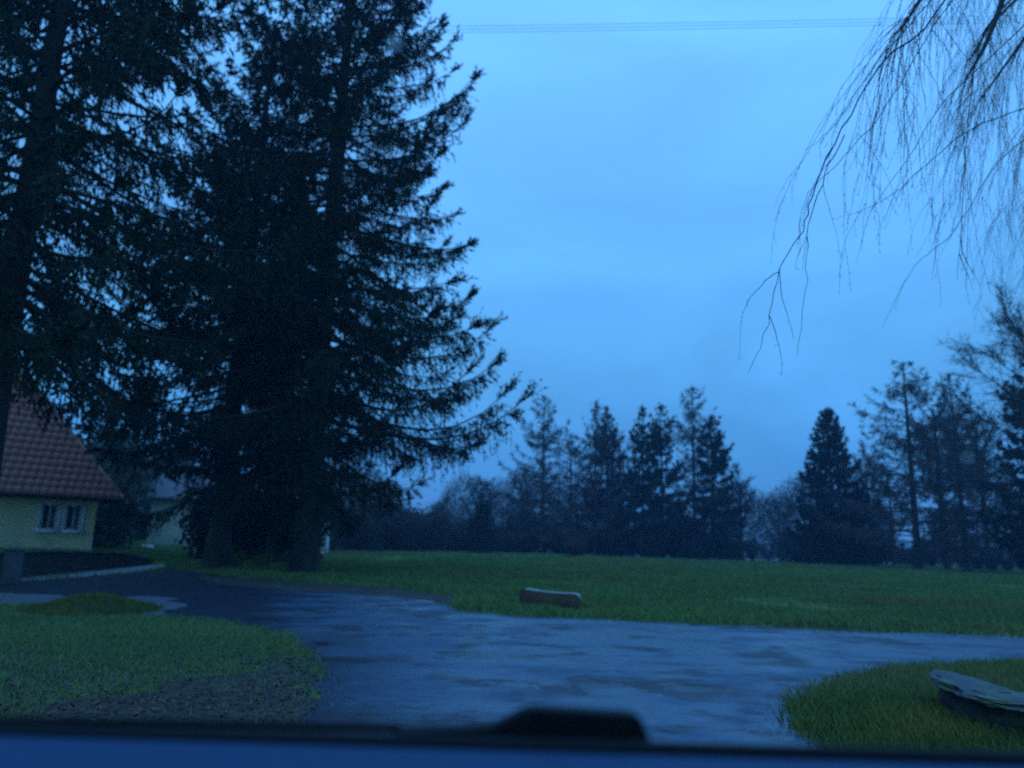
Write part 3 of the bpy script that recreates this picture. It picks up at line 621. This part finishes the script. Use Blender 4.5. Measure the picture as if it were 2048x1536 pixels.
def rock(name, loc, sx, sy, sz, m, label, cat, seed, rz=0):
    bm = bmesh.new(); bmesh.ops.create_icosphere(bm, subdivisions=4, radius=1)
    for v in bm.verts:
        n = noise.noise(v.co*1.3+Vector((seed, 0, 0)))*.35+noise.noise(v.co*4+Vector((seed, 5, 0)))*.1
        v.co *= 1+n; v.co.z = min(v.co.z, .72+.06*noise.noise(v.co*3)); v.co = Vector((v.co.x*sx, v.co.y*sy, max(v.co.z, -.3)*sz))
    o = bm_obj(name, bm, m, None, True); o.location = loc; o.rotation_euler.z = rz; return tag(o, label, cat)
p = foot(293, 41, .03); rock('boulder', p, .42, .3, .28, M_slab, 'small pale boulder on the lawn right of the cottage', 'stone', 3)
p = gnd(545, 1122); 
o = root('stone_bench', (p.x*1.0, p.y, 0), 'low pale stone bench between the two big spruce trunks', 'bench', rz=R(-6))
sl_ = bm_obj('seat', boxbm(-.62, .62, -.2, .2, .33, .41), M_slab, o, bevel=.015)
for s in (-1, 1): bm_obj('leg', boxbm(s*.42-.07, s*.42+.07, -.15, .15, -.03, .327), M_slab, o, bevel=.01)
p = gnd(1150, 1122); rock('mud_heap', (p.x+.4, p.y+2, 0), 1.5, .5, .12, M_earth, 'flat dark heap of earth in front of the reddish bush', 'earth heap', 7)

# split logs
def log(name, A, B, rA, rB, hA, hB, mside, mtop, label, seed, sag=.0, lump=.12, rough=.012):
    """half log from A to B lying cut face up"""
    A = Vector(A); B = Vector(B); d = (B-A); Ln = d.length; o = root(name, A, label, 'log', rz=math.atan2(d.y, d.x))
    n, k = 44, 17; v = []
    for i in range(n):
        t = i/(n-1); x = t*Ln; endk = min(1, math.sqrt(max(0, 1-(1-min(t, 1-t)/.12)**2)) if min(t, 1-t) < .12 else 1); endk = .3+.7*endk
        r = (rA+(rB-rA)*t)*endk; h = (hA+(hB-hA)*t-sag*math.sin(math.pi*t))*(.55+.45*endk)
        for j in range(k):
            a = math.pi*j/(k-1); nn = 1+lump*noise.noise(Vector((x*3, math.cos(a)*1.5+seed, math.sin(a)*2)))+lump*.6*noise.noise(Vector((x*11, math.cos(a)*5+seed, math.sin(a)*5)))
            # side profile bulging out then in to the ground
            yy = -math.cos(a)*r*nn; lowf = math.sin(a)**.6
            v.append((x+.02*noise.noise(Vector((a*3, seed, t*9))), yy*1.06, h*(1-lowf*1.08)*nn if lowf > .02 else h))
    mb = MB(); i = np.arange(n-1)[:, None]*k; j = np.arange(k-1)[None]; mb.add(v, np.stack([i+j, i+j+1, i+k+j+1, i+k+j], -1))
    va = np.array(v).reshape(n, k, 3)
    for e in (0, n-1):                      # end caps
        cc = va[e].copy(); m_ = np.stack([cc[:, 0], np.zeros(k), np.full(k, cc[0, 2])], -1); mb.add(np.concatenate([cc, m_]), [[q, q+1, k+q+1, k+q] for q in range(k-1)])
    mb.build('bark', mside, o, True)
    tp = MB(); m2 = 15; tv = []
    for e in range(n):
        a, b = va[e, 0], va[e, -1]
        for q in range(m2):
            u = q/(m2-1); p = a*(1-u)+b*u; tv.append((p[0], p[1], p[2]+.004+rough*(noise.noise(Vector((p[0]*5, p[1]*9, seed)))+.6*noise.noise(Vector((p[0]*16, p[1]*22, seed)))-.5)*math.sin(math.pi*u)))
    i = np.arange(n-1)[:, None]*m2; j = np.arange(m2-1)[None]; tp.add(tv, np.stack([i+j, i+j+1, i+m2+j+1, i+m2+j], -1)); tp.build('cut_face', mtop, o, True)
    return o
A = gnd(1040, 1213); B = gnd(1162, 1220)
log('split_log', (A.x, A.y+.1, 0), (B.x, B.y+.1, 0), .19, .17, .36, .30, M_logb, M_cutw, 'short mossy brown split log on the far edge of the road', 2, sag=.03, lump=.24)
A = gnd(1900, 1425); B = gnd(2215, 1545); Lg = (B-A).length
o = root('weathered_log', ((A.x+B.x)/2, (A.y+B.y)/2+.12, 0), 'big weathered pale-topped log with dark rotten underside in the grass at right', 'log', rz=math.atan2(B.y-A.y, B.x-A.x))
def lump(name, sx, sy, sz, zc, m, seed, flat=None, hollow=0):
    bm = bmesh.new(); bmesh.ops.create_icosphere(bm, subdivisions=5, radius=1)
    for v in bm.verts:
        p = v.co.copy(); q = Vector((p.x*3.2, p.y*1.4, p.z*1.4))
        n = noise.noise(q+Vector((seed, 0, 0)))*.34+noise.noise(q*2.7+Vector((seed, 5, 0)))*.16+noise.noise(q*8)*.06
        e = (1-abs(p.x)**2.5)
        v.co = Vector((p.x*sx*(1+.12*n), p.y*sy*(1+n)*(.75+.4*e), p.z*sz*(1+n)))
        if hollow and p.z > 0: v.co.z -= hollow*math.exp(-((p.x+.25)/.35)**2-(p.y/.45)**2)
        v.co.z += zc+.05*p.x*p.x
    return bm_obj(name, bm, m, o, True)
lump('rotten_underside', Lg*.50, .17, .17, .10, M_dkb, 3)
lump('weathered_top', Lg*.54, .215, .05, .245, M_paleb, 8, hollow=.04)

# ------------------------------------------------------------------ overhead cable
o = root('overhead_cable', at(1400, 45, 17), 'thin overhead cable of parallel strands crossing the sky near the top', 'cable')
for k, dz in enumerate((0, .075, .15)):
    a = at(300, 60, 17); b = at(1400, 46, 17); c_ = at(2500, 20, 17); inv = b.copy()
    pts = []
    for t in np.linspace(0, 1, 30):
        q = a*(1-t)**2*1 + (2*b-(a+c_)/2)*2*t*(1-t)+c_*t*t; pts.append(q-inv+Vector((0, dz*.3, -dz)))
    st = MB(); st.tube(np.array([tuple(q) for q in pts]), .0042, 6); st.build('strand', M_cable, o, True)

# ------------------------------------------------------------------ willow, trunk outside the view to the right
wb_ = Vector((8.6, 8.6, 0)); wl = root('weeping_willow', wb_, 'leafless weeping willow whose long hanging twigs fill the upper right sky', 'tree')
tk = MB(); tk.tube([(0, 0, -.1), (-.05, 0, 1), (-.2, .05, 2.4), (-.35, 0, 4), (-.3, .1, 6.2), (-.1, .2, 8.4)], [.42, .34, .3, .26, .2, .1], 12); tk.build('trunk', M_bark, wl, True)
limbs = []
def W(px, py, Y): return at(px, py, Y)-wb_
limb_px = [[(None, (-.3, 0, 3.6)), (2200, -260, 8.0), (2060, -120, 7.6), (1975, 80, 7.3), (1930, 160, 7.2)],
           [(None, (-.35, 0, 4.4)), (2250, -420, 7.4), (2000, -260, 7.0), (1880, -60, 6.7), (1800, 60, 6.6)],
           [(None, (-.35, .1, 5.0)), (2350, -300, 9.4), (2180, -120, 9.2), (2060, 60, 9.0), (1960, 200, 9.0)],
           [(None, (-.3, .1, 5.6)), (2300, -600, 8.6), (2100, -420, 8.2), (1960, -250, 8.2), (1880, -120, 8.0)],
           [(None, (-.3, .1, 3.4)), (2250, 60, 10.), (2140, 160, 9.8), (2050, 270, 9.6)]]
limb_px += [[(None, (-.3, 0, 4.2)), (2300, -100, 11.), (2120, -60, 11.), (2000, 30, 11.), (1940, 120, 11.)],
           [(None, (-.2, .2, 5.2)), (2260, -350, 12.5), (2090, -220, 12.5), (1990, -110, 12.5), (1930, 20, 12.5)],
           [(None, (-.3, .1, 3.0)), (2260, 260, 11.5), (2150, 300, 11.5), (2070, 380, 11.5)]]
lm = MB(); paths = []
for lp in limb_px:
    P = [Vector(q[1]) if q[0] is None else W(*q) for q in lp]; pts = []
    P2 = [P[0]]+P+[P[-1]]
    for s_ in range(1, len(P2)-2):
        for t in np.linspace(0, 1, 7)[:-1]:
            a, b, c_, d = P2[s_-1], P2[s_], P2[s_+1], P2[s_+2]
            pts.append(.5*((2*b)+(-a+c_)*t+(2*a-5*b+4*c_-d)*t*t+(-a+3*b-3*c_+d)*t**3))
    pts.append(P[-1]); pts = np.array([tuple(q) for q in pts]); paths.append(pts)
    lm.tube(pts, np.linspace(.075, .007, len(pts)), 6)
lm.build('limbs', M_willow, wl, True)
tw = MB()
def strand(P, D, Ln, r0, grav=.85, n=12, fork=0):
    p = np.array(P, float); d = np.array(D, float); d /= np.linalg.norm(d); pts = [p.copy()]; st = Ln/n
    for i in range(n):
        d = d+np.array([random.gauss(0, .09), random.gauss(0, .09), -grav*.16+random.gauss(0, .03)]); d /= np.linalg.norm(d); p = p+d*st; pts.append(p.copy())
    pts = np.array(pts); tw.tube(pts, np.linspace(r0, .0012, n+1), 3)
    for k in range(fork):
        i = random.randint(2, n-2); dd = pts[i+1]-pts[i]; dd = dd/np.linalg.norm(dd)+np.array([random.gauss(0, .4), random.gauss(0, .3), random.gauss(0, .15)])
        strand(pts[i], dd, Ln*random.uniform(.15, .45)*(1-i/n*.4), r0*.6, grav, 7, 0 if fork < 3 else 1)
    # buds
    nb = max(1, int(Ln*14)); ii = np.random.default_rng(len(tw.v)).random(nb)*n; P_ = np.stack([np.interp(ii, np.arange(n+1), pts[:, k]) for k in range(3)], -1)
    tw.blades(P_, np.array([[random.gauss(0, .015), random.gauss(0, .015), -random.uniform(.01, .035)] for _ in range(nb)]), .0022, .4)
# long strands traced as real curves through space at 5 to 9 m
def path_strand(px, r0, fork):
    P = [W(*q) for q in px]; P2 = [P[0]]+P+[P[-1]]; pts = []
    for s_ in range(1, len(P2)-2):
        for t in np.linspace(0, 1, 6)[:-1]:
            a, b, c_, d = P2[s_-1], P2[s_], P2[s_+1], P2[s_+2]
            q = .5*((2*b)+(-a+c_)*t+(2*a-5*b+4*c_-d)*t*t+(-a+3*b-3*c_+d)*t**3)
            pts.append(q+Vector((random.gauss(0, .008), 0, random.gauss(0, .006))))
    pts.append(P[-1]); pts = np.array([tuple(q) for q in pts]); n = len(pts)-1
    tw.tube(pts, np.linspace(r0, .0015, n+1), 4)
    for k in range(fork):
        i = random.randint(2, n-2); dd = pts[i+1]-pts[i]; dd = dd/np.linalg.norm(dd)+np.array([random.gauss(0, .35), random.gauss(0, .2), random.gauss(-.15, .2)])
        strand(pts[i], dd, random.uniform(.25, .8), r0*.45, .7, 7, 0)
path_strand([(1930, -60, 6.6), (1850, 55, 6.5), (1770, 120, 6.4), (1700, 230, 6.3), (1630, 370, 6.2), (1606, 460, 6.2), (1560, 540, 6.1), (1535, 650, 6.1), (1497, 745, 6.1)], .010, 7)
path_strand([(1880, -20, 6.6), (1800, 70, 6.5), (1735, 150, 6.5), (1660, 260, 6.4), (1610, 300, 6.4)], .006, 4)
path_strand([(1930, -40, 6.9), (1850, 80, 6.9), (1760, 230, 6.8), (1670, 330, 6.8), (1610, 400, 6.8), (1598, 480, 6.8)], .006, 4)
path_strand([(1690, 270, 6.4), (1650, 350, 6.3), (1618, 450, 6.3), (1612, 560, 6.2), (1595, 710, 6.2)], .006, 4)
path_strand([(1560, 540, 6.1), (1525, 570, 6.1), (1492, 608, 6.1)], .004, 1)
path_strand([(2080, 20, 7.2), (1975, 120, 7.1), (1880, 215, 7.0), (1800, 340, 7.0), (1730, 430, 7.0)], .007, 5)
path_strand([(2100, 200, 7.5), (1960, 250, 7.4), (1850, 330, 7.4), (1770, 400, 7.3), (1670, 440, 7.3)], .007, 5)
path_strand([(2100, 250, 8.5), (2000, 320, 8.4), (1900, 470, 8.4), (1830, 530, 8.3), (1765, 655, 8.3)], .006, 5)
path_strand([(2060, -40, 7.0), (1985, 40, 6.9), (1955, 110, 6.9), (1935, 240, 6.8), (1925, 400, 6.8), (1915, 560, 6.8)], .012, 6)
for pts in paths:
    n = len(pts)
    for k in range(20 if pts is paths[0] else 52):
        i = random.randint(n//2, n-2); dd = pts[i+1]-pts[i]; dd = dd/np.linalg.norm(dd)+np.array([random.gauss(-.1, .35), random.gauss(0, .35), random.gauss(0, .2)])
        strand(pts[i], dd, random.uniform(1.0, 3.3), .0036, .95, 14, random.choice((2, 3, 3)))
tw.build('hanging_twigs', M_willow, wl)

# ------------------------------------------------------------------ car: ledge, window seal, wiper, glass with drops
o = root('car', (0, .75, 0), 'dark car around the viewpoint: sill and black wiper arm along the bottom edge', 'car')
E = at(1024, 1496, .75); sl = Vector((math.cos(ROLL*1.02), 0, -math.sin(ROLL*1.02)))
Mc = Matrix.Translation(Vector((E.x, 0, E.z))) @ Matrix.Rotation(ROLL*0.0, 4, 'Y')       # local x along the sill, origin at its far top edge
def cb(x0, x1, y0, y1, z0, z1): b = boxbm(x0, x1, y0, y1, z0, z1); return b
led = cb(-1.2, 1.2, -.42, 0, -.12, 0); lo = bm_obj('sill', led, M_dash, o, True, bevel=.012); lo.matrix_local = Mc
# black seal along the sill edge
sb = MB(); sb.tube([(x, .012, -.001+.0015*math.sin(x*2)) for x in np.linspace(-1.2, 1.2, 20)], .0072, 8); so = sb.build('window_seal', M_black, o, True); so.matrix_local = Mc
# wiper: arm with broad hub
wpm = bmesh.new()
prof = [(-.115, .004), (-.05, .008), (-.02, .011), (-.004, .018), (.008, .025), (.020, .029), (.07, .028), (.120, .026), (.126, .022), (.137, -.004)]
y0, y1 = .03, .062
f1 = [wpm.verts.new((x, y0, z)) for x, z in prof]+[wpm.verts.new((.134, y0, -.02)), wpm.verts.new((-.115, y0, -.02))]
f2 = [wpm.verts.new((v.co.x, y1, v.co.z-.002)) for v in f1]
wpm.faces.new(f1); wpm.faces.new(f2[::-1])
for i in range(len(f1)): wpm.faces.new([f1[(i+1) % len(f1)], f1[i], f2[i], f2[(i+1) % len(f1)]])
bmesh.ops.recalc_face_normals(wpm, faces=wpm.faces); wo_ = bm_obj('wiper_arm', wpm, M_black, o, False, bevel=.003); wo_.matrix_local = Mc
bl = MB(); bl.tube([(-.75, .045, -.004), (-.45, .045, .001), (-.11, .045, .004)], .0042, 6); b_ = bl.build('wiper_blade', M_black, o, True); b_.matrix_local = Mc
# thin glass
mg = bpy.data.materials.new('window_glass'); mg.use_nodes = True; n_t = mg.node_tree; n_t.nodes.clear()
tr = N(n_t, 'ShaderNodeBsdfTransparent'); tr.inputs[0].default_value = (.97, .985, .985, 1); gl = N(n_t, 'ShaderNodeBsdfGlossy'); gl.inputs['Roughness'].default_value = .02
fr = N(n_t, 'ShaderNodeFresnel'); fr.inputs[0].default_value = 1.18; ms = N(n_t, 'ShaderNodeMixShader'); ou = N(n_t, 'ShaderNodeOutputMaterial')
n_t.links.new(fr.outputs[0], ms.inputs[0]); n_t.links.new(tr.outputs[0], ms.inputs[1]); n_t.links.new(gl.outputs[0], ms.inputs[2]); n_t.links.new(ms.outputs[0], ou.inputs[0])
gm = bpy.data.meshes.new('windscreen'); gm.from_pydata([(-1.2, .024, .006), (1.2, .024, .006), (1.1, -.36, .75), (-1.1, -.36, .75)], [], [(0, 1, 2, 3)]); gm.materials.append(mg)
go = bpy.data.objects.new('windscreen', gm); C.objects.link(go); go.parent = o; go.matrix_local = Mc
mw = bpy.data.materials.new('rain_water'); mw.use_nodes = True; b_ = mw.node_tree.nodes['Principled BSDF']; b_.inputs['Transmission Weight'].default_value = 1; b_.inputs['IOR'].default_value = 1.33; b_.inputs['Roughness'].default_value = 0
ga = Vector((0, .024, .006)); gn = Vector((0, .744, .384)).normalized()
for px, py, s_ in [(792, 85, .0030), (830, 985, .0022), (1935, 912, .0028), (1700, 470, .0016)]:
    # where the sight line meets the glass, in the pane's own frame
    Mi = (Matrix.Translation((0, .75, 0)) @ Mc).inverted(); p0 = Mi @ Vector((0, 0, CAMZ)); dv = Mi.to_3x3() @ ray(px, py); t = (ga-p0).dot(gn)/dv.dot(gn); hit = p0+dv*t
    bm = bmesh.new(); bmesh.ops.create_uvsphere(bm, u_segments=14, v_segments=8, radius=1)
    for v in bm.verts: v.co = Vector((v.co.x*s_, v.co.y*s_*(1.25+.2*v.co.y), v.co.z*s_*.3))
    dr = bm_obj('raindrop', bm, mw, go, True); q = gn.to_track_quat('Z', 'Y'); dr.location = hit+gn*.0004; dr.rotation_euler = q.to_euler()

# ------------------------------------------------------------------ haze
hb = boxbm(-320, 320, -40, 330, -9, 40); mh = bpy.data.materials.new('dusk_haze'); mh.use_nodes = True; nh = mh.node_tree; nh.nodes.clear()
pv = N(nh, 'ShaderNodeVolumePrincipled'); pv.inputs['Color'].default_value = (.4, .68, 1, 1); pv.inputs['Density'].default_value = .0011; pv.inputs['Anisotropy'].default_value = .1
ou = N(nh, 'ShaderNodeOutputMaterial'); nh.links.new(pv.outputs[0], ou.inputs['Volume'])
tag(bm_obj('haze', hb, mh), kind='stuff')
